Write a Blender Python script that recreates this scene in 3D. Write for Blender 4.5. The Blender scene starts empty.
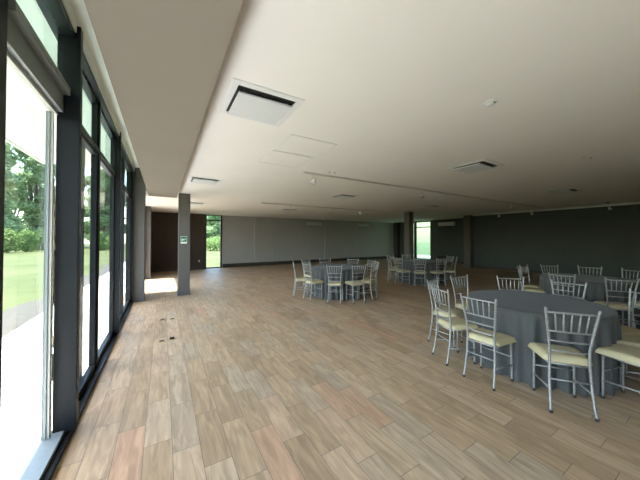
import bpy, bmesh, math, random
from mathutils import Vector, Matrix, noise
C = bpy.context.scene.collection
SC = bpy.context.scene
PI = math.pi
random.seed(4)

# ------------------------------------------------------------------ helpers
def nbm(): return bmesh.new()
def box(bm, x0, x1, y0, y1, z0, z1):
    v = [bm.verts.new((x, y, z)) for z in (z0, z1) for y in (y0, y1) for x in (x0, x1)]
    for f in ((0,2,3,1),(4,5,7,6),(0,1,5,4),(2,6,7,3),(0,4,6,2),(1,3,7,5)):
        bm.faces.new([v[i] for i in f])
    return bm
def B(*boxes):
    bm = nbm()
    for b in boxes: box(bm, *b)
    return bm
def tube(bm, pts, rad, n=8):
    pts = [Vector(p) for p in pts]
    if not hasattr(rad, '__len__'): rad = [rad]*len(pts)
    rings = []
    ref = None
    for i, p in enumerate(pts):
        a = pts[max(0, i-1)]; b = pts[min(len(pts)-1, i+1)]
        t = (b-a).normalized()
        if ref is None: ref = Vector((1,0,0)) if abs(t.x) < .8 else Vector((0,1,0))
        u = (ref - t*ref.dot(t)).normalized(); w = t.cross(u); ref = u
        rings.append([bm.verts.new(p + (u*math.cos(2*PI*k/n) + w*math.sin(2*PI*k/n))*rad[i]) for k in range(n)])
    for r0, r1 in zip(rings, rings[1:]):
        for k in range(n):
            f = bm.faces.new((r0[k], r0[(k+1)%n], r1[(k+1)%n], r1[k])); f.smooth = True
    bm.faces.new(rings[0][::-1]); bm.faces.new(rings[-1])
    return bm
def T(pts, rad, n=8): return tube(nbm(), pts, rad, n)
def lathe(bm, prof, n=24, cx=0, cy=0):
    rings = [[bm.verts.new((cx+r*math.cos(2*PI*k/n), cy+r*math.sin(2*PI*k/n), z)) for k in range(n)] for r, z in prof]
    for r0, r1 in zip(rings, rings[1:]):
        for k in range(n):
            f = bm.faces.new((r0[k], r0[(k+1)%n], r1[(k+1)%n], r1[k])); f.smooth = True
    bm.faces.new(rings[0][::-1]); bm.faces.new(rings[-1])
    return bm
def obj(name, bm, m, parent=None, loc=None, bevel=0):
    bmesh.ops.recalc_face_normals(bm, faces=bm.faces)
    me = bpy.data.meshes.new(name); bm.to_mesh(me); bm.free()
    me.materials.append(m)
    o = bpy.data.objects.new(name, me); C.objects.link(o)
    if parent: o.parent = parent
    if loc: o.location = loc
    if bevel:
        b = o.modifiers.new('bevel', 'BEVEL'); b.width = bevel; b.segments = 2; b.limit_method = 'ANGLE'
    return o
def tag(o, label, cat, group=None, kind=None):
    if label: o['label'] = label
    if cat: o['category'] = cat
    if group: o['group'] = group
    if kind: o['kind'] = kind
    return o
def thing(name, label, cat, loc=(0,0,0), rz=0, group=None, kind=None):
    o = bpy.data.objects.new(name, None); C.objects.link(o)
    o.location = loc; o.rotation_euler = (0,0,rz); o.empty_display_size = .1
    return tag(o, label, cat, group, kind)
def dup(root, loc, rz=0, label=None, group=None):
    r = root.copy(); C.objects.link(r); r.location = loc; r.rotation_euler = (0,0,rz)
    if label: r['label'] = label
    if group: r['group'] = group
    for ch in list(root.children):
        c = ch.copy(); C.objects.link(c); c.parent = r
        for g in list(ch.children):
            d = g.copy(); C.objects.link(d); d.parent = c
    return r
def struct(name, bm, m, label, cat, bevel=0, parent=None):
    o = obj(name, bm, m, parent, bevel=bevel)
    if parent is None: tag(o, label, cat, None, 'structure')
    return o
def structroot(name, label, cat, loc=(0,0,0)):
    return thing(name, label, cat, loc, kind='structure')

# ------------------------------------------------------------------ materials
def newmat(name):
    m = bpy.data.materials.new(name); m.use_nodes = True
    nt = m.node_tree
    return m, nt, nt.nodes['Principled BSDF']
def N(nt, t, **kw):
    n = nt.nodes.new(t)
    for k, v in kw.items(): setattr(n, k, v)
    return n
def mat(name, col, rough=.6, metal=0, var=.08, scale=20, bump=0, spec=.5, sheen=0, coords='Object', stretch=None):
    m, nt, p = newmat(name)
    tc = N(nt, 'ShaderNodeTexCoord'); nz = N(nt, 'ShaderNodeTexNoise')
    nz.inputs['Scale'].default_value = scale; nz.inputs['Detail'].default_value = 4
    src = tc.outputs[coords]
    if stretch:
        mp = N(nt, 'ShaderNodeMapping'); mp.inputs['Scale'].default_value = stretch
        nt.links.new(src, mp.inputs[0]); src = mp.outputs[0]
    nt.links.new(src, nz.inputs['Vector'])
    r = N(nt, 'ShaderNodeValToRGB')
    r.color_ramp.elements[0].position = .3; r.color_ramp.elements[1].position = .7
    r.color_ramp.elements[0].color = (*[c*(1-var) for c in col], 1)
    r.color_ramp.elements[1].color = (*[min(1, c*(1+var)) for c in col], 1)
    nt.links.new(nz.outputs['Fac'], r.inputs[0]); nt.links.new(r.outputs[0], p.inputs['Base Color'])
    p.inputs['Roughness'].default_value = rough; p.inputs['Metallic'].default_value = metal
    p.inputs['Specular IOR Level'].default_value = spec
    if sheen: p.inputs['Sheen Weight'].default_value = sheen
    if bump:
        b = N(nt, 'ShaderNodeBump'); b.inputs['Strength'].default_value = bump; b.inputs['Distance'].default_value = .01
        nt.links.new(nz.outputs['Fac'], b.inputs['Height']); nt.links.new(b.outputs[0], p.inputs['Normal'])
    return m
def glassmat(name, tint):
    m, nt, p = newmat(name); nt.nodes.remove(p)
    out = nt.nodes['Material Output']
    tr = N(nt, 'ShaderNodeBsdfTransparent'); tr.inputs[0].default_value = (*tint, 1)
    gl = N(nt, 'ShaderNodeBsdfGlossy'); gl.inputs['Roughness'].default_value = .0
    gl.inputs['Color'].default_value = (.9, .95, .95, 1)
    lw = N(nt, 'ShaderNodeLayerWeight'); lw.inputs['Blend'].default_value = .5
    pw_ = N(nt, 'ShaderNodeMath', operation='POWER'); pw_.inputs[1].default_value = 5; nt.links.new(lw.outputs['Facing'], pw_.inputs[0])
    fr = N(nt, 'ShaderNodeMath', operation='MULTIPLY_ADD'); fr.inputs[1].default_value = .55; fr.inputs[2].default_value = .025
    nt.links.new(pw_.outputs[0], fr.inputs[0])
    mx = N(nt, 'ShaderNodeMixShader')
    nt.links.new(fr.outputs[0], mx.inputs[0]); nt.links.new(tr.outputs[0], mx.inputs[1]); nt.links.new(gl.outputs[0], mx.inputs[2])
    nt.links.new(mx.outputs[0], out.inputs[0])
    return m
def floormat():
    m, nt, p = newmat('wood_look_floor_tile')
    L = nt.links.new
    def M(op, a, b=None, c=None):
        n = N(nt, 'ShaderNodeMath', operation=op)
        for i, v in enumerate((a, b, c)):
            if v is None: continue
            if isinstance(v, (int, float)): n.inputs[i].default_value = v
            else: L(v, n.inputs[i])
        return n.outputs[0]
    tc = N(nt, 'ShaderNodeTexCoord'); sp = N(nt, 'ShaderNodeSeparateXYZ'); L(tc.outputs['Object'], sp.inputs[0])
    W, LN = .18, .60
    u = M('DIVIDE', M('ADD', sp.outputs['X'], 20*W - .07), W)
    row = M('FLOOR', u); fu = M('FRACT', u)
    wn = N(nt, 'ShaderNodeTexWhiteNoise', noise_dimensions='1D'); L(row, wn.inputs['W'])
    off = M('ADD', M('MULTIPLY', M('FRACT', M('MULTIPLY', row, .37)), 1.0), M('MULTIPLY', wn.outputs['Value'], .12))
    v = M('ADD', M('DIVIDE', M('ADD', sp.outputs['Y'], 30), LN), off)
    col = M('FLOOR', v); fv = M('FRACT', v)
    cb = N(nt, 'ShaderNodeCombineXYZ'); L(row, cb.inputs[0]); L(col, cb.inputs[1])
    w2 = N(nt, 'ShaderNodeTexWhiteNoise', noise_dimensions='2D'); L(cb.outputs[0], w2.inputs['Vector'])
    ramp = N(nt, 'ShaderNodeValToRGB'); cr = ramp.color_ramp; cr.interpolation = 'LINEAR'
    cols = [(0, (.405,.28,.168)), (.3, (.475,.33,.20)), (.55, (.51,.365,.23)), (.75, (.44,.33,.225)), (.88, (.54,.395,.255)), (1, (.515,.315,.195))]
    while len(cr.elements) < len(cols): cr.elements.new(.5)
    for e, (ps, c) in zip(cr.elements, cols): e.position = ps; e.color = (*c, 1)
    L(w2.outputs['Value'], ramp.inputs[0])
    # grain stretched along the plank, shifted per plank
    sh = N(nt, 'ShaderNodeVectorMath', operation='MULTIPLY_ADD')
    L(w2.outputs['Color'], sh.inputs[0]); sh.inputs[1].default_value = (7, 9, 5); L(tc.outputs['Object'], sh.inputs[2])
    mp = N(nt, 'ShaderNodeMapping'); mp.inputs['Scale'].default_value = (13, 1.6, 1); L(sh.outputs[0], mp.inputs[0])
    gn = N(nt, 'ShaderNodeTexNoise'); gn.inputs['Scale'].default_value = 1.7; gn.inputs['Detail'].default_value = 5
    gn.inputs['Distortion'].default_value = 1.2; L(mp.outputs[0], gn.inputs['Vector'])
    gr = N(nt, 'ShaderNodeValToRGB'); gr.color_ramp.elements[0].position = .3; gr.color_ramp.elements[1].position = .72
    gr.color_ramp.elements[0].color = (.70,.68,.66,1); gr.color_ramp.elements[1].color = (1.16,1.16,1.15,1)
    L(gn.outputs['Fac'], gr.inputs[0])
    mx = N(nt, 'ShaderNodeMix', data_type='RGBA', blend_type='MULTIPLY'); mx.inputs[0].default_value = 1
    L(ramp.outputs[0], mx.inputs[6]); L(gr.outputs[0], mx.inputs[7])
    eu = M('MINIMUM', fu, M('SUBTRACT', 1, fu)); ev = M('MINIMUM', fv, M('SUBTRACT', 1, fv))
    gu = M('LESS_THAN', M('MULTIPLY', eu, W), .0016); gv = M('LESS_THAN', M('MULTIPLY', ev, LN), .0018)
    g = M('MAXIMUM', gu, gv)
    m2 = N(nt, 'ShaderNodeMix', data_type='RGBA'); L(g, m2.inputs[0]); L(mx.outputs[2], m2.inputs[6]); m2.inputs[7].default_value = (.13,.10,.075,1)
    L(m2.outputs[2], p.inputs['Base Color'])
    p.inputs['Roughness'].default_value = .45; p.inputs['Specular IOR Level'].default_value = .4
    bp = N(nt, 'ShaderNodeBump'); bp.inputs['Strength'].default_value = .25; bp.inputs['Distance'].default_value = .002
    L(M('SUBTRACT', M('MULTIPLY', gn.outputs['Fac'], .3), g), bp.inputs['Height']); L(bp.outputs[0], p.inputs['Normal'])
    return m
def lawnmat():
    m, nt, p = newmat('lawn_grass'); L = nt.links.new
    tc = N(nt, 'ShaderNodeTexCoord')
    a = N(nt, 'ShaderNodeTexNoise'); a.inputs['Scale'].default_value = .35; a.inputs['Detail'].default_value = 6; L(tc.outputs['Object'], a.inputs['Vector'])
    b = N(nt, 'ShaderNodeTexNoise'); b.inputs['Scale'].default_value = 25; b.inputs['Detail'].default_value = 3; L(tc.outputs['Object'], b.inputs['Vector'])
    r = N(nt, 'ShaderNodeValToRGB'); r.color_ramp.elements[0].position = .35; r.color_ramp.elements[1].position = .65
    r.color_ramp.elements[0].color = (.062,.078,.028,1); r.color_ramp.elements[1].color = (.100,.114,.046,1); L(a.outputs['Fac'], r.inputs[0])
    r2 = N(nt, 'ShaderNodeValToRGB'); r2.color_ramp.elements[0].position = .3; r2.color_ramp.elements[1].position = .7
    r2.color_ramp.elements[0].color = (.6,.6,.6,1); r2.color_ramp.elements[1].color = (1.2,1.2,1.2,1); L(b.outputs['Fac'], r2.inputs[0])
    mx = N(nt, 'ShaderNodeMix', data_type='RGBA', blend_type='MULTIPLY'); mx.inputs[0].default_value = 1
    L(r.outputs[0], mx.inputs[6]); L(r2.outputs[0], mx.inputs[7])
    L(mx.outputs[2], p.inputs['Base Color']); p.inputs['Roughness'].default_value = .9; p.inputs['Specular IOR Level'].default_value = .1
    return m
def leafmat(name, c0, c1):
    m, nt, p = newmat(name); L = nt.links.new
    g = N(nt, 'ShaderNodeNewGeometry'); r = N(nt, 'ShaderNodeValToRGB')
    r.color_ramp.elements[0].color = (*c0, 1); r.color_ramp.elements[1].color = (*c1, 1)
    L(g.outputs['Random Per Island'], r.inputs[0]); L(r.outputs[0], p.inputs['Base Color'])
    p.inputs['Roughness'].default_value = .6; p.inputs['Specular IOR Level'].default_value = .2
    tl = N(nt, 'ShaderNodeBsdfTranslucent'); L(r.outputs[0], tl.inputs[0])
    mx = N(nt, 'ShaderNodeMixShader'); mx.inputs[0].default_value = .35
    L(p.outputs[0], mx.inputs[1]); L(tl.outputs[0], mx.inputs[2]); L(mx.outputs[0], nt.nodes['Material Output'].inputs[0])
    return m

M_floor = floormat()
M_ceil = mat('white_ceiling_paint', (.815,.80,.78), .9, var=.015, scale=1.5, spec=.1)
M_soffit = mat('taupe_bulkhead_paint', (.25,.218,.19), .9, var=.02, scale=1.5, spec=.1)
M_grey = mat('grey_wall_paint', (.345,.35,.355), .85, var=.03, scale=2, spec=.15)
M_dark = mat('charcoal_green_wall_paint', (.066,.078,.076), .8, var=.05, scale=2, spec=.2)
M_brown = mat('dark_brown_wall_panel', (.05,.040,.032), .7, var=.10, scale=3, spec=.2, stretch=(8,8,.6))
M_col = mat('grey_column_paint', (.118,.111,.105), .8, var=.03, scale=3, spec=.2)
M_base = mat('brown_tile_baseboard', (.035,.026,.019), .6, var=.1, scale=8)
M_frame = mat('anthracite_aluminium', (.009,.011,.014), .45, metal=0, spec=.22, var=.08, scale=30)
M_framegrey = mat('grey_aluminium', (.24,.265,.265), .45, metal=.1, var=.05, scale=30)
M_bead = mat('pale_glazing_bead', (.55,.56,.54), .5, var=.05)
M_seal = mat('tan_foam_seal', (.42,.37,.28), .9, var=.35, scale=35, bump=.5)
M_glass = glassmat('window_glass', (.97,.985,.97))
def translucentmat(name, col, k):
    m = glassmat(name, (.9, .95, .88)); nt = m.node_tree
    out = nt.nodes['Material Output']; prev = out.inputs[0].links[0].from_socket
    tl = N(nt, 'ShaderNodeBsdfTranslucent'); tl.inputs[0].default_value = (*col, 1)
    mx = N(nt, 'ShaderNodeMixShader'); mx.inputs[0].default_value = k
    nt.links.new(prev, mx.inputs[1]); nt.links.new(tl.outputs[0], mx.inputs[2]); nt.links.new(mx.outputs[0], out.inputs[0])
    return m
M_translucent = translucentmat('pale_translucent_glass', (.30,.40,.235), .65)  # clear glass mixed with an even pale green translucent shader
M_ac = mat('grey_white_plastic', (.50,.51,.51), .5, var=.02)
M_tglass = glassmat('tinted_transom_glass', (.80,.91,.87))
M_pave = mat('pale_concrete_paving', (.76,.735,.69), .9, var=.06, scale=5)
M_soil = mat('bare_soil', (.055,.05,.038), .95, var=.35, scale=14, bump=.6)
M_lawn = lawnmat()
M_over = mat('white_eave_paint', (.72,.73,.70), .9, var=.02, scale=2, spec=.1)
M_silver = mat('silver_bamboo_paint', (.30,.30,.30), .40, metal=.5, var=.35, scale=120)
M_vinyl = mat('ivory_vinyl', (.475,.41,.255), .5, var=.04, scale=15, spec=.4)
M_foot = mat('black_rubber', (.02,.02,.02), .7)
M_cloth = mat('charcoal_polyester_cloth', (.060,.062,.062), .8, var=.10, scale=9, sheen=.1, stretch=(1,1,.3))
M_tabletop = mat('plywood_tabletop', (.35,.25,.15), .6, var=.15, scale=10)
M_steel = mat('dark_steel', (.05,.05,.05), .5, metal=.6)
M_white = mat('white_plastic', (.75,.76,.77), .5, var=.02)
M_panel = mat('pale_grey_plastic', (.66,.68,.70), .5, var=.02)
M_slot = mat('black_slot', (.012,.012,.012), .8)
M_green = mat('green_sign_plastic', (.01,.16,.08), .5, var=.05)
M_signw = mat('white_sign_print', (.72,.75,.70), .5, var=.03)
M_brass = mat('brass_plate', (.55,.42,.16), .35, metal=.8, var=.1)
M_track = mat('white_track_metal', (.6,.59,.57), .5, var=.03)
M_blackseat = mat('black_upholstery', (.012,.012,.013), .7)
M_bark = mat('tree_bark', (.12,.09,.065), .95, var=.3, scale=10, bump=.6)
M_stone = mat('white_edging_stone', (.75,.74,.72), .85, var=.08, scale=6)
M_leafA = leafmat('tree_leaf', (.12,.19,.08), (.26,.36,.18))
M_leafB = leafmat('shrub_leaf', (.09,.16,.04), (.22,.31,.10))
M_lens = mat('lamp_reflector', (.8,.8,.78), .25, metal=.3)

# ------------------------------------------------------------------ dimensions (metres; camera above the origin)
H = 1.54; CZ = 2.77; PZ = 3.28
WX = -.66          # glazing line
YN = -3.6          # wall behind the camera
YB = 14.5; XR = 14.1; XS = 15.5

# ------------------------------------------------------------------ room shell
bm = nbm(); box(bm, -.60, XS, YN, YB, -.12, 0)
box(bm, -.9, -.60, 7.7, YB, -.12, 0)
struct('floor', bm, M_floor, 'beige wood-look plank tile floor of the hall', 'floor')
struct('ceiling', B((.1, XS, YN, 7.72, CZ, CZ+.1), (-.28, XS, 7.72, YB, CZ, CZ+.1), (-.9, -.28, 8.06, YB, CZ, CZ+.1)), M_ceil, 'flat white ceiling over the hall', 'ceiling')
struct('ceiling_bulkhead', B((-.31, .30, YN, 7.72, 2.6, PZ+.05)), M_soffit, 'long dropped taupe bulkhead running beside the windows', 'ceiling')
struct('ceiling_pocket', B((-.9, -.31, YN, 7.72, PZ, PZ+.1)), M_ceil, 'narrow raised white ceiling strip along the window heads', 'ceiling')
struct('wall_back', B((2.66, XS, YB, YB+.2, 0, CZ)), M_grey, 'grey painted back wall of the hall', 'wall')
struct('wall_brown', B((-.9, 1.86, YB-.3, YB+.2, 0, CZ)), M_brown, 'dark brown wall left of the tall narrow back window', 'wall')
struct('wall_right', B((XR, XR+.2, YN, 7.75, 0, CZ)), M_dark, 'long charcoal wall on the right side', 'wall')
struct('wall_recess', B((XR+.2, XS+.2, 7.55, 7.75, 0, CZ), (XS, XS+.2, 7.75, 11.2, 0, CZ), (XS, XS+.2, 13.3, YB, 0, CZ), (XS, XS+.2, 11.2, 13.3, 2.72, CZ), (XS, XS+.2, 11.2, 13.3, 0, .08)), M_dark, 'dark recessed side wall around the bright far window', 'wall')
struct('wall_behind_camera', B((-.9, XR, YN-.2, YN, 0, PZ)), M_grey, 'grey wall behind the viewer', 'wall')
struct('wall_left', B((-.9, -.62, 12.1, YB-.3, 0, CZ), (-.9, -.62, 8.05, 12.1, 2.62, CZ)), M_col, 'short left wall past the second pillar', 'wall')
struct('wall_window_head', B((-.78, -.60, YN, 7.72, 3.18, PZ)), M_ceil, 'narrow white wall band above the window heads', 'wall')
struct('roof', B((-.95, 17, YN-.3, YB+.4, PZ+.15, PZ+.3)), M_over, 'flat roof slab over the hall', 'roof')
# pilasters on the back wall
for i, (x0, x1, lab) in enumerate([(4.42,4.62,'pale pilaster on the back wall near the narrow window'), (5.62,5.76,'slim pilaster on the back wall left of the first wall air conditioner'), (9.1,9.3,'slim pilaster on the back wall between the two wall air conditioners')]):
    struct('trim_%d' % (i+1), B((x0, x1, YB-.05, YB, .19, CZ)), M_grey, lab, 'pilaster')
struct('trim_4', B((XR-.30, XR+.2, 7.60, 7.95, 0, CZ)), M_col, 'grey pilaster where the charcoal wall ends', 'pilaster')
struct('trim_5', B((XS-.06, XS, 13.88, 14.04, 0, 2.72)), M_frame, 'dark upright strip left of the far column', 'trim')
struct('trim_6', B((XR-.02, XR, YN, 7.6, CZ-.035, CZ)), M_white, 'thin white ceiling trim along the charcoal wall', 'trim')
struct('baseboard_back', B((2.72, XS, YB-.065, YB, 0, .19)), M_base, 'dark brown baseboard under the grey back wall', 'baseboard')
struct('baseboard_right', B((XR-.02, XR, YN, 7.6, 0, .12)), M_base, 'dark baseboard along the charcoal wall', 'baseboard')
struct('baseboard_recess', B((XS-.02, XS, 7.95, 11.2, 0, .12)), M_base, 'dark baseboard below the recess wall air conditioner', 'baseboard')
struct('baseboard_brown', B((-.60, 1.80, YB-.32, YB-.3, 0, .12)), M_base, 'dark baseboard along the brown wall', 'baseboard')

# columns with their tiled skirting
def column(name, x0, x1, y0, y1, z1, lab, m=M_col):
    r = structroot(name, lab, 'column', ((x0+x1)/2, (y0+y1)/2, 0))
    w, d = (x1-x0)/2, (y1-y0)/2
    obj('shaft', B((-w, w, -d, d, 0, z1)), m, r, bevel=.006)
    s = .014
    obj('skirting', B((-w-s, w+s, -d-s, d+s, 0, .14)), m, r, bevel=.004)
    return r
column('column_sign', .36, .64, 7.97, 8.25, CZ, 'square grey column carrying the small green sign')
column('column_window', -.66, -.39, 7.73, 8.05, PZ, 'square grey pillar at the end of the window wall')
column('column_opening', -.62, -.40, 11.85, 12.1, CZ, 'slim pale pillar beyond the sunlit side opening')
column('column_hall', 9.62, 9.92, 8.05, 8.35, CZ, 'dark grey column in the hall in front of the bright far window')

# ------------------------------------------------------------------ window wall
HZ = 3.13
GX0, GX1 = -.688, -.682
ft = B((-.735, -.60, -2.17, 7.72, 0, .035), (-.72, -.66, -2.17, 7.72, .035, .05))
struct('window_track', ft, M_frame, 'black floor track running below all the side windows', 'window track')
struct('window_head_rail', B((-.74, -.61, -2.17, 7.72, HZ, HZ+.05)), M_frame, 'black head rail above the side windows', 'window rail')
def post(n, x0, x1, y0, y1, lab, z1=3.24, m=M_frame):
    struct('window_post_%d' % n, B((x0, x1, y0, y1, .036, z1)), m, lab, 'window post', bevel=.004)
def window(n, y0, y1, lab, tz0=2.53, tz1=2.58, stile=None, trglass=True, slide=None):
    yc = (y0+y1)/2
    r = structroot('window_%d' % n, lab, 'window', (0, yc, 0))
    a, b = y0-yc, y1-yc
    obj('transom_rail', B((-.72, -.64, a, b, tz0, tz1)), M_frame, r)
    fw = .035
    obj('window_frame', B((-.71,-.66,a,a+fw,.05,HZ), (-.71,-.66,b-fw,b,.05,HZ), (-.71,-.66,a+fw,b-fw,.05,.10), (-.71,-.66,a+fw,b-fw,tz0-.03,tz0), (-.71,-.66,a+fw,b-fw,tz1,tz1+.02), (-.71,-.66,a+fw,b-fw,HZ-.03,HZ)), M_frame, r)
    g = obj('glass_pane', B((GX0, GX1, a+fw, b-fw, .10, tz0-.03)), M_glass, r)
    g2 = obj('transom_pane', B((GX0, GX1, a+fw, b-fw, tz1+.02, HZ-.03)), M_tglass, r)
    if stile:
        for (s0, s1, x0, x1) in stile:
            obj('stile', B((x0, x1, s0-yc, s1-yc, .05, HZ if x1 > -.67 else tz0)), M_frame, r, bevel=.003)
    return r
# near pane with its own grey transom panel, pale glazing beads and worn seal
y0, y1 = 1.86, 2.75
r = structroot('window_1', 'nearest tall window pane with grey transom bar and worn tan seal', 'window', (0, 2.305, 0))
a, b = y0-2.305, y1-2.305
obj('transom_rail', B((-.72, -.63, a, b, 2.66, 2.715)), M_framegrey, r)
obj('transom_panel', B((-.72, -.67, a, b, 2.52, 2.66)), M_framegrey, r)
obj('glazing_bead', B((-.735, -.70, a, b, 2.490, 2.52), (-.728, -.712, b-.05, b-.03, .06, 2.49)), M_bead, r)
obj('jamb', B((-.750, -.728, b-.06, b-.03, .06, 2.49)), M_framegrey, r)
obj('glass_pane', B((GX0-.06, GX1-.06, a, b-.06, .06, 2.49)), M_glass, r)
obj('transom_pane', B((GX0, GX1, a, b, 2.715, HZ)), M_tglass, r)
obj('sill', B((-.79, -.640, a, b, -.02, .062)), M_framegrey, r)
bm = nbm(); rr = random.Random(3); z = .07
prev = None
while z < 2.0:
    e = .016 + rr.random()*.014
    dz = rr.choice((.05, .08, .2))
    box(bm, -.725, -.704 + (e-.022), b-.04, b-.015, z, min(z+dz, 2.0)); z += dz
obj('foam_seal', bm, M_seal, r)
post(1, -.712, -.575, 2.76, 2.83, 'large black post right of the nearest window')
post(2, -.74, -.655, 1.73, 1.86, 'black post at the near edge of the nearest window')
window(2, 2.83, 3.93, 'second window with sliding leaf stile beside the large black post', stile=[(3.60, 3.66, -.785, -.715)])
post(3, -.72, -.645, 3.93, 4.0, 'thin black mullion between second and third window')
window(3, 4.0, 5.18, 'third window showing hedge and lawn')
post(4, -.71, -.588, 5.18, 5.25, 'deep black post between third and fourth window')
window(4, 5.25, 7.6, 'fourth window beside the grey end pillar', stile=[(6.35, 6.40, -.73, -.655)])
post(5, -.75, -.63, 7.60, 7.70, 'black end post against the grey pillar')
names = ['just behind the viewer', 'second behind the viewer', 'third behind the viewer']
for k in range(3):  # unseen windows added so more daylight reaches the right side of the hall
    yy = 1.73 - 1.3*k
    window(5+k, yy-1.2, yy, 'added unseen side window ' + names[k])
    post(6+k, -.72, -.60, yy-1.3, yy-1.2, 'black post beside the added unseen side window ' + names[k])
struct('wall_side', B((-.85, -.60, YN, -2.17, 0, 3.18)), M_grey, 'grey side wall behind the viewer', 'wall')
# opening between the two pillars: glazed door
r = structroot('door_1', 'glazed side doorway between the two left pillars', 'door', (0, 9.95, 0))
obj('door_frame', B((-.66, -.60, -1.9, -1.12, 0, 2.62), (-.66, -.60, 1.75, 1.9, 0, 2.62), (-.66, -.60, -1.12, 1.75, 2.55, 2.62)), M_framegrey, r)
obj('glass_pane', B((-.64, -.634, -1.12, 1.75, 0.02, 2.55)), M_glass, r)

# tall narrow back window
r = structroot('window_9', 'tall narrow back window showing sunny lawn', 'window', (2.26, YB, 0))
x0, x1 = -.40, .40
obj('window_frame', B((x0, x0+.05, -.06, .06, 0, CZ), (x1-.06, x1, -.06, .06, 0, CZ), (x0+.05, x1-.06, -.06, .06, 0, .05), (x0+.05, x1-.06, -.06, .06, CZ-.04, CZ), (x0+.05, x1-.06, -.05, .05, 2.46, 2.52)), M_frame, r)
obj('glass_pane', B((x0+.05, x1-.06, -.003, .003, .05, 2.46)), M_glass, r)
obj('transom_pane', B((x0+.05, x1-.06, -.003, .003, 2.52, CZ-.04)), M_tglass, r)
# far bright window in the recess wall
r = structroot('window_10', 'bright far window with one mullion behind the third table', 'window', (XS+.1, 12.25, 0))
a, b = -1.05, 1.05
obj('window_frame', B((-.06,.06,a,a+.05,.08,2.72), (-.06,.06,b-.05,b,.08,2.72), (-.06,.06,a,b,.08,.13), (-.06,.06,a,b,2.68,2.72), (-.05,.05,a+.05,b-.05,2.30,2.36), (-.06,.06,.16,.34,.13,2.68)), M_frame, r)
obj('glass_pane', B((-.003,.003,a+.05,.16,.13,2.30), (-.003,.003,.34,b-.05,.13,2.30)), M_translucent, r)
obj('transom_pane', B((-.003,.003,a+.05,.16,2.36,2.68), (-.003,.003,.34,b-.05,2.36,2.68)), M_translucent, r)

# ------------------------------------------------------------------ outdoors
struct('lawn', B((-90, 90, -40, 110, -.25, -.14)), M_lawn, 'sunny green lawn outside the windows', 'lawn')
struct('pavement', B((-2.15, -.74, -12, 30, -.14, -.02)), M_pave, 'pale concrete walkway just outside the side windows', 'pavement')
struct('added_bright_path', B((17.4, 21.5, 0, 30, -.14, -.06)), M_pave, 'added pale paving brightening the view beyond the far right window', 'pavement')  # invented paving, added to brighten what shows through the far window
bm = nbm(); rr = random.Random(8)
ys = [ -10 + i*.6 for i in range(60)]
top = []
vs = [(bm.verts.new((-2.15, y, -.125)), bm.verts.new((-2.75 - .45*rr.random(), y, -.125))) for y in ys]
for p, q in zip(vs, vs[1:]): bm.faces.new((p[0], q[0], q[1], p[1]))
struct('ground_soil', bm, M_soil, 'strip of bare soil between walkway and lawn', 'soil')
ov = structroot('roof_eave', 'white roof overhang outside the side windows', 'roof', (0,0,0))
obj('eave_slab', B((-2.22, -.79, YN-.3, 8.0, 3.2, 3.42)), M_over, ov)
obj('fascia', B((-2.27, -2.22, YN-.3, 8.0, 3.17, 3.42)), M_over, ov)
KERB = [(-17, 14), (-14.6, 16.6), (-13.3, 19.2), (-12.9, 21.5), (-13.2, 25), (-14.2, 29), (-16.5, 33.5), (-20, 37)]
# curved white edging of the far planting bed
bm = nbm(); pts = []
for x_, y_ in KERB: pts.append((x_, y_, -.10))
tube(bm, pts, .28, 8)
struct('garden_kerb', bm, M_stone, 'curved white stone edging in front of the shrubs', 'kerb')

def leaves(bm, rnd, centers, n, size, flat=.8):
    for _ in range(n):
        c, rx, rz = rnd.choice(centers)
        d = Vector((rnd.gauss(0,1), rnd.gauss(0,1), rnd.gauss(0,1))).normalized()
        q = .55 + .45*rnd.random()**.5
        p = Vector(c) + Vector((d.x*rx*q, d.y*rx*q, d.z*rz*q))
        s = size*(.6+.8*rnd.random())
        a = Vector((rnd.gauss(0,1), rnd.gauss(0,1), rnd.gauss(0,.5))).normalized()
        nrm = (d + Vector((rnd.gauss(0,.6), rnd.gauss(0,.6), rnd.gauss(0,.6)+.4))).normalized()
        u = (a - nrm*a.dot(nrm)).normalized(); w = nrm.cross(u)
        ps = [p - u*s, p + w*s*.45 + nrm*s*.12, p + u*s, p - w*s*.45 + nrm*s*.12]
        bm.faces.new([bm.verts.new(v) for v in ps])
def tree(name, seed, h, cr, label, loc, group='trees beyond the lawn', n=6000, leaf=.28, m=M_leafA):
    rnd = random.Random(seed)
    r = thing(name, label, 'tree', loc, rnd.random()*6, group)
    th = h*.1
    bm = T([(0,0,-.2), (.1,0,th*.5), (-.05,.1,th), (0,0,h*.6)], [h*.028, h*.022, h*.018, h*.008], 10)
    cs = []
    for i in range(26):
        a = rnd.random()*2*PI; q = rnd.random()**.5*cr*.75; z = th + (h-th)*(.03+.92*(i+.5)/26)
        k = 1 - .5*abs((z-th)/(h-th)-.35)
        c = (q*math.cos(a)*k, q*math.sin(a)*k, z); cs.append((c, cr*(.32+.2*rnd.random()), cr*(.25+.15*rnd.random())))
        tube(bm, [(0,0,th*.8+.02*i), (c[0]*.5, c[1]*.5, (th+z)/2), c], [h*.010, h*.007, h*.003], 6)
    obj('trunk', bm, M_bark, r)
    bm = nbm(); leaves(bm, rnd, cs, n, leaf); obj('crown', bm, m, r)
    return r
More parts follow.
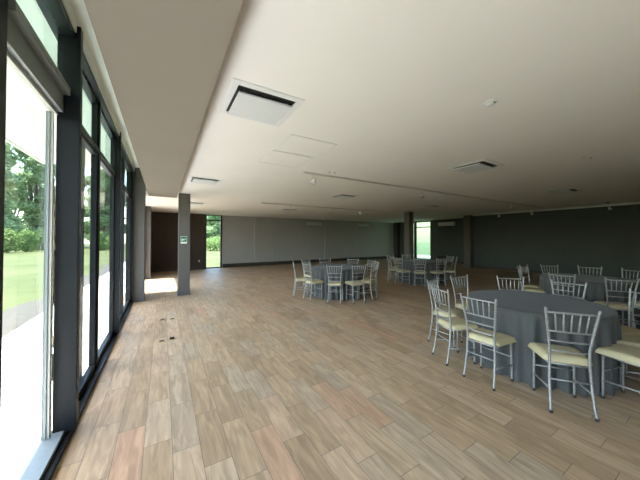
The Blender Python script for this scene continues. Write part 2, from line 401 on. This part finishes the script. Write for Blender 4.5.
def shrub(name, seed, h, cr, label, loc, group, n=2200, leaf=.13):
    rnd = random.Random(seed)
    r = thing(name, label, 'shrub', loc, 0, group)
    bm = nbm(); cs = []
    for i in range(9):
        a = rnd.random()*2*PI; q = rnd.random()*cr*.7; z = h*(.2+.55*rnd.random())
        c = (q*math.cos(a), q*math.sin(a), z); cs.append((c, cr*.45, h*.28))
        tube(bm, [(.05*math.cos(a), .05*math.sin(a), -.15), (c[0]*.4, c[1]*.4, z*.6), c], [.05,.035,.015], 6)
    obj('stem', bm, M_bark, r)
    bm = nbm(); leaves(bm, rnd, cs, n, leaf); obj('foliage', bm, M_leafB, r)
    return r
# through the side windows (looking left/forward)
th0 = math.atan(157/260)
def ray(px, d, z=-.13):   # a spot at depth d (metres ahead) along the bearing of pixel column px
    l = (px-320)/260*d
    return (d*math.sin(th0)+l*math.cos(th0), d*math.cos(th0)-l*math.sin(th0), z)
tl = ['tall leafy tree beyond the shrubs, first from the near window edge', 'tall leafy tree beyond the shrubs, second from the near window edge', 'tall leafy tree rising behind the first two trees past the shrubs',
      'leafy tree seen past the large black post', 'leafy tree seen through the third window', 'broad tree seen through the third window behind others']
for i, (px, d, h, cr) in enumerate([(-14, 36, 17, 3.6), (36, 43, 17, 3.6), (8, 52, 18, 6), (66, 50, 15, 3.6), (101, 42, 14, 2.6), (109, 54, 15, 3.2)]):
    tree('leafy_tree', 20+i, h, cr, tl[i], ray(px, d), n=11000, leaf=.26)
sl = ['rounded bright green shrub nearest the left picture edge', 'second rounded shrub along the white edging', 'third rounded shrub along the white edging', 'small shrub behind the white edging end', 'shrub seen through the third window', 'low shrub seen through the third window near the post']
for i, (px, d, h, cr) in enumerate([(-12, 28, 2.9, 1.4), (8, 31, 3.0, 1.4), (26, 33, 3.1, 1.6), (44, 37, 3.1, 1.6), (100, 36, 3.0, 1.1), (110, 39, 2.6, 1.1)]):
    shrub('round_shrub', 40+i, h, cr, sl[i], ray(px, d), 'shrubs beyond the lawn')
# beyond the back window
for i, (px, d, h, cr, lb) in enumerate([(206, 50, 12, 2.8, 'tree seen through the left of the narrow back window'), (219, 46, 11, 2.6, 'tree seen through the right of the narrow back window')]):
    tree('leafy_tree', 60+i, h, cr, lb, ray(px, d), 'trees behind the back window')
shrub('round_shrub', 70, 2.0, 3.0, 'low hedge shrub seen through the narrow back window', ray(212, 36), 'shrubs behind the back window')
# ------------------------------------------------------------------ chairs
# local frame: sitter faces +Y, rear feet at y = 0
def interp(keys, z):
    for (z0, v0), (z1, v1) in zip(keys, keys[1:]):
        if z <= z1:
            t = (z-z0)/(z1-z0); t = t*t*(3-2*t) if False else t
            return v0 + (v1-v0)*t
    return keys[-1][1]
WK = [(0,.156),(.12,.149),(.28,.145),(.45,.139),(.56,.140),(.70,.155),(.82,.171),(.93,.184)]
DK = [(0,0),(.12,.028),(.28,.052),(.45,.062),(.56,.058),(.70,.040),(.82,.020),(.93,.0)]
def pw(z): return interp(WK, z)
def pd(z): return interp(DK, z)
RINGS = (.10,.19,.30,.40,.54,.63,.72,.80,.875)
def rear_leg(s):
    zs = [.022+i*.0085 for i in range(int((.925-.022)/.0085)+1)]
    pts, rad = [], []
    for z in zs:
        pts.append((s*pw(z), pd(z), z))
        r = .0108
        if min(abs(z-q) for q in RINGS) < .0045: r = .0130
        rad.append(r)
    pts.append((s*pw(.93), pd(.93), .930)); rad.append(.007)
    return T(pts, rad, 10)
FW = .160; FY = .365
def front_leg(s):
    zs = [.022+i*.0085 for i in range(int((.425-.022)/.0085)+1)]
    return T([(s*(FW - .004*(z/.42)), FY - .006*z/.42, z) for z in zs], [.0122 if min(abs(z-q) for q in RINGS) < .0045 else .0102 for z in zs], 10)
def cushion():
    bm = nbm(); n, mm = 16, 16
    def P(i, j, top):
        u = -1 + 2*i/n; v = j/mm
        w = .168 + .036*v**.8
        # rounded corners
        cu = abs(u)**5 ; y = .055 + .375*v
        x = u*w
        rv = 2*v-1
        k = (max(0, abs(u)-.7)/.3)**2 * (max(0, abs(rv)-.75)/.25)**2
        x *= 1-.10*k; y -= rv*.035*k
        edge = (1-abs(u)**6)*(1-abs(rv)**6)
        z = .431
        if top: z += .012 + .045*edge**.35 - (.012*max(0, rv)**3)
        else: z -= .006*edge
        return (x, y, z)
    T_ = [[bm.verts.new(P(i, j, True)) for j in range(mm+1)] for i in range(n+1)]
    B_ = [[bm.verts.new(P(i, j, False)) for j in range(mm+1)] for i in range(n+1)]
    for i in range(n):
        for j in range(mm):
            for g, rev in ((T_, False), (B_, True)):
                q = [g[i][j], g[i+1][j], g[i+1][j+1], g[i][j+1]]
                f = bm.faces.new(q[::-1] if rev else q); f.smooth = True
    for j in range(mm):
        for i in (0, n): bm.faces.new((T_[i][j], T_[i][j+1], B_[i][j+1], B_[i][j])).smooth = True
    for i in range(n):
        for j in (0, mm): bm.faces.new((T_[i][j], T_[i+1][j], B_[i+1][j], B_[i][j])).smooth = True
    return bm
def make_chair():
    t = thing('banquet_chair', 'x', 'chair')
    obj('seat_cushion', cushion(), M_vinyl, t)
    sf = nbm(); c = [(-.142,.064,.418), (.142,.064,.418), (.158,FY-.006,.418), (-.158,FY-.006,.418)]
    for p, q in zip(c, c[1:]+c[:1]): tube(sf, [p, q], .0105, 8)
    obj('seat_frame', sf, M_silver, t)
    for s in (-1, 1):
        for bmf, yb, wb in ((rear_leg(s), 0.003, .1545), (front_leg(s), FY, FW)):
            l = obj('leg', bmf, M_silver, t)
            obj('foot_cap', lathe(nbm(), [(.011,0.0),(.0138,.003),(.0138,.024),(.012,.026)], 12, s*wb, yb), M_foot, l)
    def rail(z, r, bow=.012):
        w, d = pw(z), pd(z)
        return T([(w*(k/4-1), d - bow*(1-(k/4-1)**2), z) for k in range(9)], r, 8)
    for nm, z, r in (('top_rail', .888, .0085), ('back_rail', .715, .008), ('back_rail', .625, .0075), ('back_rail', .535, .0075)):
        obj(nm, rail(z, r), M_silver, t)
    for k in range(5):
        f = (k-2)/3
        def q(z): return (pw(z)*f*.98, pd(z) - .012*(1-f*f), z)
        obj('spindle', T([q(.715), q(.77), q(.776), q(.83), q(.836), q(.888)], [.0062,.0062,.0075,.0075,.0062,.0062], 8), M_silver, t)
    obj('stretcher', T([(-pw(.28), pd(.28), .28), (pw(.28), pd(.28), .28)], .0078), M_silver, t)
    obj('stretcher', T([(-FW, FY, .26), (FW, FY, .26)], .0078), M_silver, t)
    for s in (-1, 1): obj('stretcher', T([(s*pw(.20), pd(.20), .20), (s*FW, FY, .175)], .0078), M_silver, t)
    return t
chair0 = make_chair(); used = []
def place_chair(cx, cy, ang, R, label, group, twist=0):
    a = math.radians(ang)
    x, y = cx + R*math.cos(a), cy + R*math.sin(a)
    rz = a + PI/2 + math.radians(twist)       # local +Y points to the table centre
    if not used:
        used.append(1); o = chair0; o.location = (x, y, 0); o.rotation_euler = (0,0,rz); o['label'] = label; o['group'] = group
    else: o = dup(chair0, (x, y, 0), rz, label, group)
    return o

# ------------------------------------------------------------------ tables
def cloth(R, z, seed, nf=30, amp=.06):
    bm = nbm(); rnd = random.Random(seed)
    ph = [rnd.random()*6.28 for _ in range(6)]
    n = 260
    def fold(a):
        s = math.sin(nf*a + 1.6*math.sin(3*a+ph[0]) + ph[1]) + .5*math.sin((nf*.5//1)*a + 2*math.sin(2*a+ph[3]) + ph[2]) + .35*math.sin(7*a + ph[4])
        return s
    prof = [(0, z+.004, 0), (.3*R, z+.004, 0), (.6*R, z+.004, 0), (.85*R, z+.004, 0), (R-.012, z+.004, 0), (R, z, 0), (R+.006, z-.012, 0)]
    for i in range(1, 15):
        t = i/14
        prof.append((R+.008+.012*t, z-.012-(z-.022)*t, amp*(t**.42)))
    rings = []
    for r, zz, am in prof:
        if r == 0: rings.append([bm.verts.new((0,0,zz))]); continue
        ring = []
        for k in range(n):
            a = 2*PI*k/n
            f = fold(a)
            rr_ = r + am*(f*.6 - .35)
            ring.append(bm.verts.new((rr_*math.cos(a), rr_*math.sin(a), zz)))
        rings.append(ring)
    for k in range(n): bm.faces.new((rings[0][0], rings[1][k], rings[1][(k+1)%n])).smooth = True
    for r0, r1 in zip(rings[1:], rings[2:]):
        for k in range(n): bm.faces.new((r0[k], r1[k], r1[(k+1)%n], r0[(k+1)%n])).smooth = True
    return bm
def table(x, y, R, seed, lab_c, lab_t):
    t = thing('round_table', lab_t, 'table', (x, y, 0), 0, 'round banquet tables')
    obj('tabletop', lathe(nbm(), [(R-.02,.728),(R-.005,.734),(R-.005,.752),(R-.012,.755)], 48), M_tabletop, t)
    for k in range(4):
        a = PI/4+k*PI/2
        obj('leg', T([(.42*math.cos(a), .42*math.sin(a), .0), (.40*math.cos(a), .40*math.sin(a), .73)], .015), M_steel, t)
    c = obj('tablecloth', cloth(R, .758, seed), M_cloth, loc=(x, y, 0))
    tag(c, lab_c, 'tablecloth', 'charcoal tablecloths')
T1 = (3.97, 1.42); T2 = (4.15, 5.9); T3 = (7.8, 6.05); T4 = (7.15, 1.65)
table(*T1, .70, 1, 'charcoal floor-length tablecloth on the big round table nearest the camera', 'round table hidden under the nearest charcoal cloth')
table(*T2, .72, 2, 'charcoal tablecloth on the round table standing alone before the grey back wall', 'round table under the cloth before the grey back wall')
table(*T3, .72, 3, 'dark tablecloth on the round table in front of the bright far window', 'round table under the cloth in front of the bright far window')
table(*T4, .72, 4, 'dim charcoal tablecloth on the round table between nearest table and charcoal wall', 'round table under the dim cloth near the charcoal wall')

S = 'silver ivory-seat chair '
g1 = 'chairs around the nearest table'
for ang, R, tw, lb in [
    (213.4, 1.115, 4, 'at the nearest table, back to camera, right of the other back view'),
    (175, 1.10, 4, 'at the nearest table, angled back view, before the pair on its left'),
    (146, 1.15, 10, 'at the nearest table, front of the overlapping pair at its left'),
    (110, 1.20, -7, 'at the nearest table, mostly hidden behind the front chair at left'),
    (75, 1.17, 4, 'at the nearest table, beyond its left rim, slatted back clear'),
    (35, 1.06, 4, 'beyond the nearest table, slatted back over the middle of its far rim'),
    (-3, 1.04, 8, 'beyond the nearest table, back overlapping dim chairs over the far rim'),
    (-43, 1.16, 4, 'at the right end of the nearest table, cut by the picture edge'),
    (-70, 1.06, 0, 'at the nearest table, only its seat showing between two right-edge chairs'),
    (256, 1.09, 0, 'at the bottom right edge, large seat showing, back out of frame')]:
    place_chair(*T1, ang, R, S+lb, g1, tw)
g2 = 'chairs around the table before the back wall'
for ang, R, lb in [
    (230, 1.10, 'at the back wall table, square back view, middle of its front'),
    (189, 1.10, 'at the back wall table, back view just left of the middle one'),
    (158, 1.24, 'at the back wall table, side view at its left end'),
    (114, 1.14, 'behind the back wall table, far side, first from the left'),
    (77, 1.10, 'behind the back wall table, far side, second from the left'),
    (29, 1.08, 'behind the back wall table, far side, third from the left'),
    (-9, 1.10, 'at the back wall table, right end, farther of the two facing left'),
    (-40, 1.08, 'at the back wall table, right end, nearer of the two facing left'),
    (-68, 1.10, 'at the back wall table, just right of the front side-on chair'),
    (262, 1.10, 'at the back wall table, turned side-on right of the middle back view')]:
    place_chair(*T2, ang, R, S+lb, g2, random.uniform(-5, 5))
g3 = 'chairs around the table before the far window'
for ang, R, lb in [
    (217, 1.08, 'at the far window table, square back view below the window'),
    (181, 1.15, 'at the far window table, nearer of two at its left end'),
    (143, 1.15, 'at the far window table, farther of two at its left end'),
    (255, 1.05, 'at the far window table, turned side-on right of the back view'),
    (-60, 1.15, 'at the far window table, front one at its right end'),
    (-26, 1.12, 'at the far window table, rear one at its right end'),
    (108, 1.10, 'behind the far window table, nearest the hall column'),
    (66, 1.10, 'behind the far window table under the recess air conditioner')]:
    place_chair(*T3, ang, R, S+lb, g3, random.uniform(-4, 4))
g4 = 'chairs around the table near the charcoal wall'
for ang, R, lb in [
    (210, 1.22, 'at the dim table, back view left of the right-edge chair'),
    (176, 1.15, 'at the dim table, its back tangled with one beyond the nearest table'),
    (120, 1.10, 'at the dim table, left of its tangled neighbour with the seat showing'),
    (87, 1.10, 'at the dim table, tall angled back left of all its neighbours'),
    (50, 1.08, 'behind the dim table, back against the charcoal wall, left'),
    (12, 1.02, 'behind the dim table, back against the charcoal wall, middle'),
    (-24, 1.06, 'behind the dim table, back against the charcoal wall, far right'),
    (246, 1.10, 'at the dim table, right picture edge behind the right-end chair')]:
    place_chair(*T4, ang, R, S+lb, g4, random.uniform(-4, 4))

# black chair by the far window
t = thing('black_chair', 'black padded chair silhouetted against the bright far window', 'chair', (9.0, 6.2, 0), math.radians(80))
def pad(x0,x1,y0,y1,z0,z1): return B((x0,x1,y0,y1,z0,z1))
obj('backrest', pad(-.21,.21,-.24,-.20,.52,.86), M_blackseat, t, bevel=.018)
obj('seat', pad(-.22,.22,-.20,.22,.42,.48), M_blackseat, t, bevel=.018)
for sx in (-.19, .19):
    obj('leg', T([(sx,-.22,0),(sx,-.215,.45),(sx,-.225,.70)], .011), M_steel, t)
    obj('leg', T([(sx,.20,0),(sx,.19,.43)], .011), M_steel, t)

# ------------------------------------------------------------------ ceiling fittings
def cassette():
    r = thing('ceiling_air_conditioner', 'x', 'air conditioner', (0,0,CZ))
    o, i = .25, .205
    bm = nbm()
    v = lambda s, z: [bm.verts.new((sx*s, sy*s, z)) for sx, sy in ((-1,-1),(1,-1),(1,1),(-1,1))]
    a, b, c, d, e = v(o, .0), v(o, -.008), v(o-.012, -.012), v(i, -.012), v(i-.006, .0)
    for p, q in ((a,b),(b,c),(c,d),(d,e)):
        for k in range(4): bm.faces.new((p[k], p[(k+1)%4], q[(k+1)%4], q[k]))
    obj('frame', bm, M_white, r)
    obj('intake_slot', B((-i+.004, i-.004, -i+.004, i-.004, -.004, -.001)), M_slot, r)
    obj('panel', B((-.188,.190,-.152,.198,-.036,-.018)), M_panel, r, bevel=.004)
    obj('hanger', B(*[(sx*.15-.01, sx*.15+.01, sy*.14-.01, sy*.14+.01, -.019, -.003) for sx in (-1,1) for sy in (-1,1)]), M_steel, r)
    return r
ca = cassette()
lab = ['large square ceiling air conditioner nearest the bulkhead, big in the picture', 'square ceiling air conditioner second from the bulkhead in the front row', 'ceiling air conditioner third from the bulkhead in the front row', 'ceiling air conditioner hugging the charcoal wall',
       'ceiling air conditioner beside the bulkhead near the signed column', 'ceiling air conditioner between the front track and rear track lights', 'ceiling air conditioner above the far window table', 'ceiling air conditioner near the back wall left of the first wall unit', 'ceiling air conditioner near the back wall above the second wall unit', 'ceiling air conditioner just beyond the green sign column']
for k, (x, y) in enumerate([(.76,2.34),(4.56,2.42),(8.85,2.5),(12.95,2.7),(.75,5.95),(4.5,6.1),(8.75,6.3),(4.6,10.1),(8.7,10.2),(.95,10.0)]):
    if k == 0: ca.location = (x, y, CZ); ca['label'] = lab[0]; ca['group'] = 'ceiling cassette units'; o = ca
    else: o = dup(ca, (x, y, CZ), 0, lab[k], 'ceiling cassette units')
    s = 1.25
    o.scale = (s, s, 1)
# access panels
for k, (y0, y1) in enumerate([(2.78,3.40),(3.42,4.05)]):
    r = thing('access_panel', ['flush white ceiling access panel nearer the big air conditioner', 'flush white ceiling access panel nearer the front track light'][k], 'access panel', (1.62, (y0+y1)/2, CZ), 0, 'ceiling access panels')
    w, d = .33, (y1-y0)/2
    obj('panel', B((-w+.012, w-.012, -d+.012, d-.012, -.004, 0)), M_ceil, r)
    obj('frame', B((-w, -w+.009, -d, d, -.007, 0), (w-.009, w, -d, d, -.007, 0), (-w+.009, w-.009, -d, -d+.009, -.007, 0), (-w+.009, w-.009, d-.009, d, -.007, 0)), M_white, r)
# tracks and spots
def track(name, lab, x0, x1, y0, y1, group='ceiling lighting tracks'):
    r = thing(name, lab, 'lighting track', ((x0+x1)/2, (y0+y1)/2, CZ), 0, group)
    hx, hy = (x1-x0)/2, (y1-y0)/2
    obj('rail', B((-hx, hx, -hy, hy, -.030, 0)), M_track, r)
    if hx > hy: obj('end_cap', B((-hx-.03, -hx, -hy-.003, hy+.003, -.033, 0)), M_white, r); obj('end_cap', B((hx, hx+.03, -hy-.003, hy+.003, -.033, 0)), M_white, r)
    else: obj('end_cap', B((-hx-.003, hx+.003, -hy-.03, -hy, -.033, 0)), M_white, r); obj('end_cap', B((-hx-.003, hx+.003, hy, hy+.03, -.033, 0)), M_white, r)
track('track_rail', 'long front lighting track crossing the ceiling past the access panels', 2.22, 12.8, 4.22, 4.252)
track('track_rail', 'rear lighting track crossing the ceiling near the back wall', 2.9, 9.5, 8.6, 8.632)
track('track_rail', 'side lighting track running along the charcoal wall', 13.70, 13.732, .5, 7.2)
def spot():
    r = thing('track_spotlight', 'x', 'spotlight', (0,0,CZ))
    obj('adapter', B((-.05,.05,-.014,.014,-.05,-.030)), M_white, r)
    obj('stem', T([(0,0,-.05),(0,0,-.12)], .008), M_white, r)
    bm = lathe(nbm(), [(.018,.055),(.032,.045),(.036,.02),(.05,-.035),(.052,-.05),(.046,-.05)], 20)
    bmesh.ops.rotate(bm, verts=bm.verts, cent=(0,0,0), matrix=Matrix.Rotation(math.radians(28), 3, 'Y'))
    bmesh.ops.translate(bm, verts=bm.verts, vec=(.0,0,-.15))
    h = obj('lamp_head', bm, M_white, r)
    bm = lathe(nbm(), [(.045,-.051),(.045,-.053),(.02,-.051)], 20)
    bmesh.ops.rotate(bm, verts=bm.verts, cent=(0,0,0), matrix=Matrix.Rotation(math.radians(28), 3, 'Y'))
    bmesh.ops.translate(bm, verts=bm.verts, vec=(.0,0,-.15))
    obj('lens', bm, M_lens, h)
    return r
sp0 = spot()
spots = [(2.42,4.236,0,'white track spotlight at the left end of the front track'), (5.55,4.236,1,'white track spotlight in the middle of the front track'), (10.2,4.236,2,'white track spotlight near the right end of the front track'),
         (3.95,8.616,0,'white spotlight on the rear track, first from the left'), (5.65,8.616,1,'white spotlight on the rear track, second from the left'), (7.2,8.616,2.5,'white spotlight on the rear track, third from the left'),
         (13.716,6.2,.5,'white spotlight on the wall track, farthest along the charcoal wall'), (13.716,4.9,2,'white spotlight on the wall track, middle one'), (13.716,2.6,1,'white spotlight on the wall track, nearest the right edge')]
for k, (x, y, rz, lb) in enumerate(spots):
    if k == 0: sp0.location = (x, y, CZ); sp0['label'] = lb; sp0['group'] = 'ceiling track spotlights'
    else:
        o = dup(sp0, (x, y, CZ), rz if k < 6 else PI/2, lb, 'ceiling track spotlights')
# round ceiling fitting and small nozzles
r = thing('smoke_detector', 'round white smoke detector on the bare ceiling at upper right', 'smoke detector', (2.52,1.2,CZ))
obj('base', lathe(nbm(), [(.052,0),(.052,-.008),(.046,-.012)], 28), M_white, r)
obj('dome', lathe(nbm(), [(.036,-.012),(.034,-.022),(.024,-.030),(.008,-.032)], 24), M_panel, r)
for x, y, lb in [(5.35,1.27,'small white ceiling nozzle, left of the close pair at right'), (5.52,1.23,'small white ceiling nozzle, right of the close pair at right'), (2.62,4.0,'small ceiling nozzle beside the front track, left one'), (2.72,3.97,'small ceiling nozzle beside the front track, right one')]:
    r = thing('ceiling_nozzle', lb, 'nozzle', (x, y, CZ), 0, 'small ceiling nozzles')
    obj('rosette', lathe(nbm(), [(.028,0),(.028,-.004),(.02,-.008)], 16), M_white, r)
    obj('tip', lathe(nbm(), [(.009,-.008),(.009,-.022),(.016,-.026),(.016,-.028)], 12), M_track, r)

# wall air conditioners
def wallac(loc, rz, lb):
    r = thing('wall_air_conditioner', lb, 'air conditioner', loc, rz, 'wall air conditioners')
    bm = nbm()
    prof = [(0,0),(-.16,.02),(-.20,.07),(-.205,.20),(-.18,.25),(0,.26)]
    vs = [[bm.verts.new((x, y, z)) for y, z in prof] for x in (-.52, .52)]
    n = len(prof)
    for k in range(n): bm.faces.new((vs[0][k], vs[0][(k+1)%n], vs[1][(k+1)%n], vs[1][k]))
    bm.faces.new(vs[0]); bm.faces.new(vs[1][::-1])
    obj('housing', bm, M_ac, r)
    obj('air_outlet', B((-.46,.46,-.185,-.10,-.002,.012)), M_slot, r)
    obj('louver', B((-.45,.45,-.200,-.175,.028,.036)), M_ac, r)
    return r
wallac((8.25, YB, 2.33), 0, 'white wall air conditioner high on the back wall, left one')
wallac((12.25, YB, 2.33), 0, 'white wall air conditioner high on the back wall, right one')
wallac((XS, 9.97, 2.33), -PI/2, 'white wall air conditioner high in the dark recess right of the far window')

# green sign on the column
r = thing('exit_sign', 'small green sign with white pictogram on the square column', 'sign', (.485, 7.97, 1.50))
obj('board', B((-.085,.085,-.008,0,-.11,.11)), M_green, r)
obj('caption_strip', B((-.085,.085,-.011,-.008,-.11,-.055)), M_signw, r)
obj('pictogram', B((-.06,.06,-.011,-.008,.018,.034), (-.06,-.02,-.011,-.008,-.022,.018), (-.02,.03,-.011,-.008,-.008,.006)), M_signw, r)
r.scale = (.9, 1, .9)
obj('border', B((-.085,.085,-.011,-.008,.100,.11), (-.085,-.077,-.011,-.008,-.055,.10), (.077,.085,-.011,-.008,-.055,.10)), M_signw, r)
# power outlet on brown wall
r = thing('wall_outlet', 'small pale power outlet low on the brown wall', 'outlet', (1.55, YB-.3, .42))
obj('plate', B((-.035,.035,-.008,0,-.045,.045)), M_track, r)
obj('socket', B((-.02,-.008,-.010,-.008,-.02,.02), (.008,.02,-.010,-.008,-.02,.02)), M_slot, r)
# floor outlets
for x, y, lb in [(.0,5.78,'floor outlet cover, farther pair, left'), (.165,5.75,'floor outlet cover, farther pair, right'), (-.005,4.59,'floor outlet cover, nearer pair, left'), (.13,4.61,'floor outlet cover, nearer pair, right with dark open lid')]:
    r = thing('floor_outlet', lb, 'outlet', (x, y, 0), 0, 'floor outlets')
    obj('plate', B((-.042,.042,-.035,.035,0,.004)), M_brass, r)
    obj('lid', B((-.030,.030,-.024,.024,.004,.007 if 'dark' not in lb else .022)), M_slot if 'dark' in lb else M_steel, r)

# ------------------------------------------------------------------ camera
cam_d = bpy.data.cameras.new('camera'); cam = bpy.data.objects.new('camera', cam_d); C.objects.link(cam)
F = 260; pitch = math.radians(.8)
cam_d.sensor_width = 36; cam_d.sensor_fit = 'HORIZONTAL'; cam_d.lens = F/640*36
cam.location = (0, 0, H)
cam.rotation_euler = (PI/2 + pitch, 0, -math.atan(157/F))
cam_d.shift_y = -(1.5 + F*math.tan(pitch))/640
cam_d.clip_start = .05; cam_d.clip_end = 400
SC.camera = cam

# ------------------------------------------------------------------ light: sun and sky
EL = math.radians(64)
sd = bpy.data.lights.new('sun', 'SUN'); so = bpy.data.objects.new('sun', sd); C.objects.link(so)
sd.energy = 5.0; sd.angle = math.radians(.6); sd.color = (1, .97, .93)
d = Vector((math.cos(EL), -.03, -math.sin(EL)))
so.rotation_euler = d.to_track_quat('-Z', 'Y').to_euler(); so.location = (-20, 5, 30)
w = bpy.data.worlds.new('sky'); SC.world = w; w.use_nodes = True
nt = w.node_tree; bg = nt.nodes['Background']
sk = nt.nodes.new('ShaderNodeTexSky'); sk.sky_type = 'NISHITA'; sk.sun_disc = False
sk.sun_elevation = EL; sk.sun_rotation = -PI/2; sk.air_density = 1.2; sk.dust_density = 1.2
nt.links.new(sk.outputs[0], bg.inputs[0]); bg.inputs[1].default_value = .30
# light portals in the glazed openings (they only guide the sampling of the sky)
def portal(loc, rot, sx, sy):
    l = bpy.data.lights.new('window_portal', 'AREA'); l.shape = 'RECTANGLE'; l.size = sx; l.size_y = sy
    l.cycles.is_portal = True
    o = bpy.data.objects.new('window_portal', l); C.objects.link(o); o.location = loc; o.rotation_euler = rot
portal((-.80, 2.8, 1.55), (0, -PI/2, 0), 3.0, 9.8)
portal((-.80, 9.95, 1.3), (0, -PI/2, 0), 2.6, 3.0)
portal((XS+.25, 12.25, 1.4), (0, PI/2, 0), 2.7, 2.1)
portal((2.26, YB+.25, 1.38), (PI/2, 0, PI), .8, 2.7)

cy = SC.cycles
cy.use_denoising = True
cy.max_bounces = 14; cy.diffuse_bounces = 8; cy.glossy_bounces = 4; cy.transparent_max_bounces = 24
cy.caustics_reflective = False; cy.caustics_refractive = False
cy.sample_clamp_indirect = 8
vs_ = SC.view_settings
vs_.view_transform = 'Standard'; vs_.look = 'None'; vs_.gamma = 1; vs_.use_curve_mapping = False
vs_.exposure = 2.42
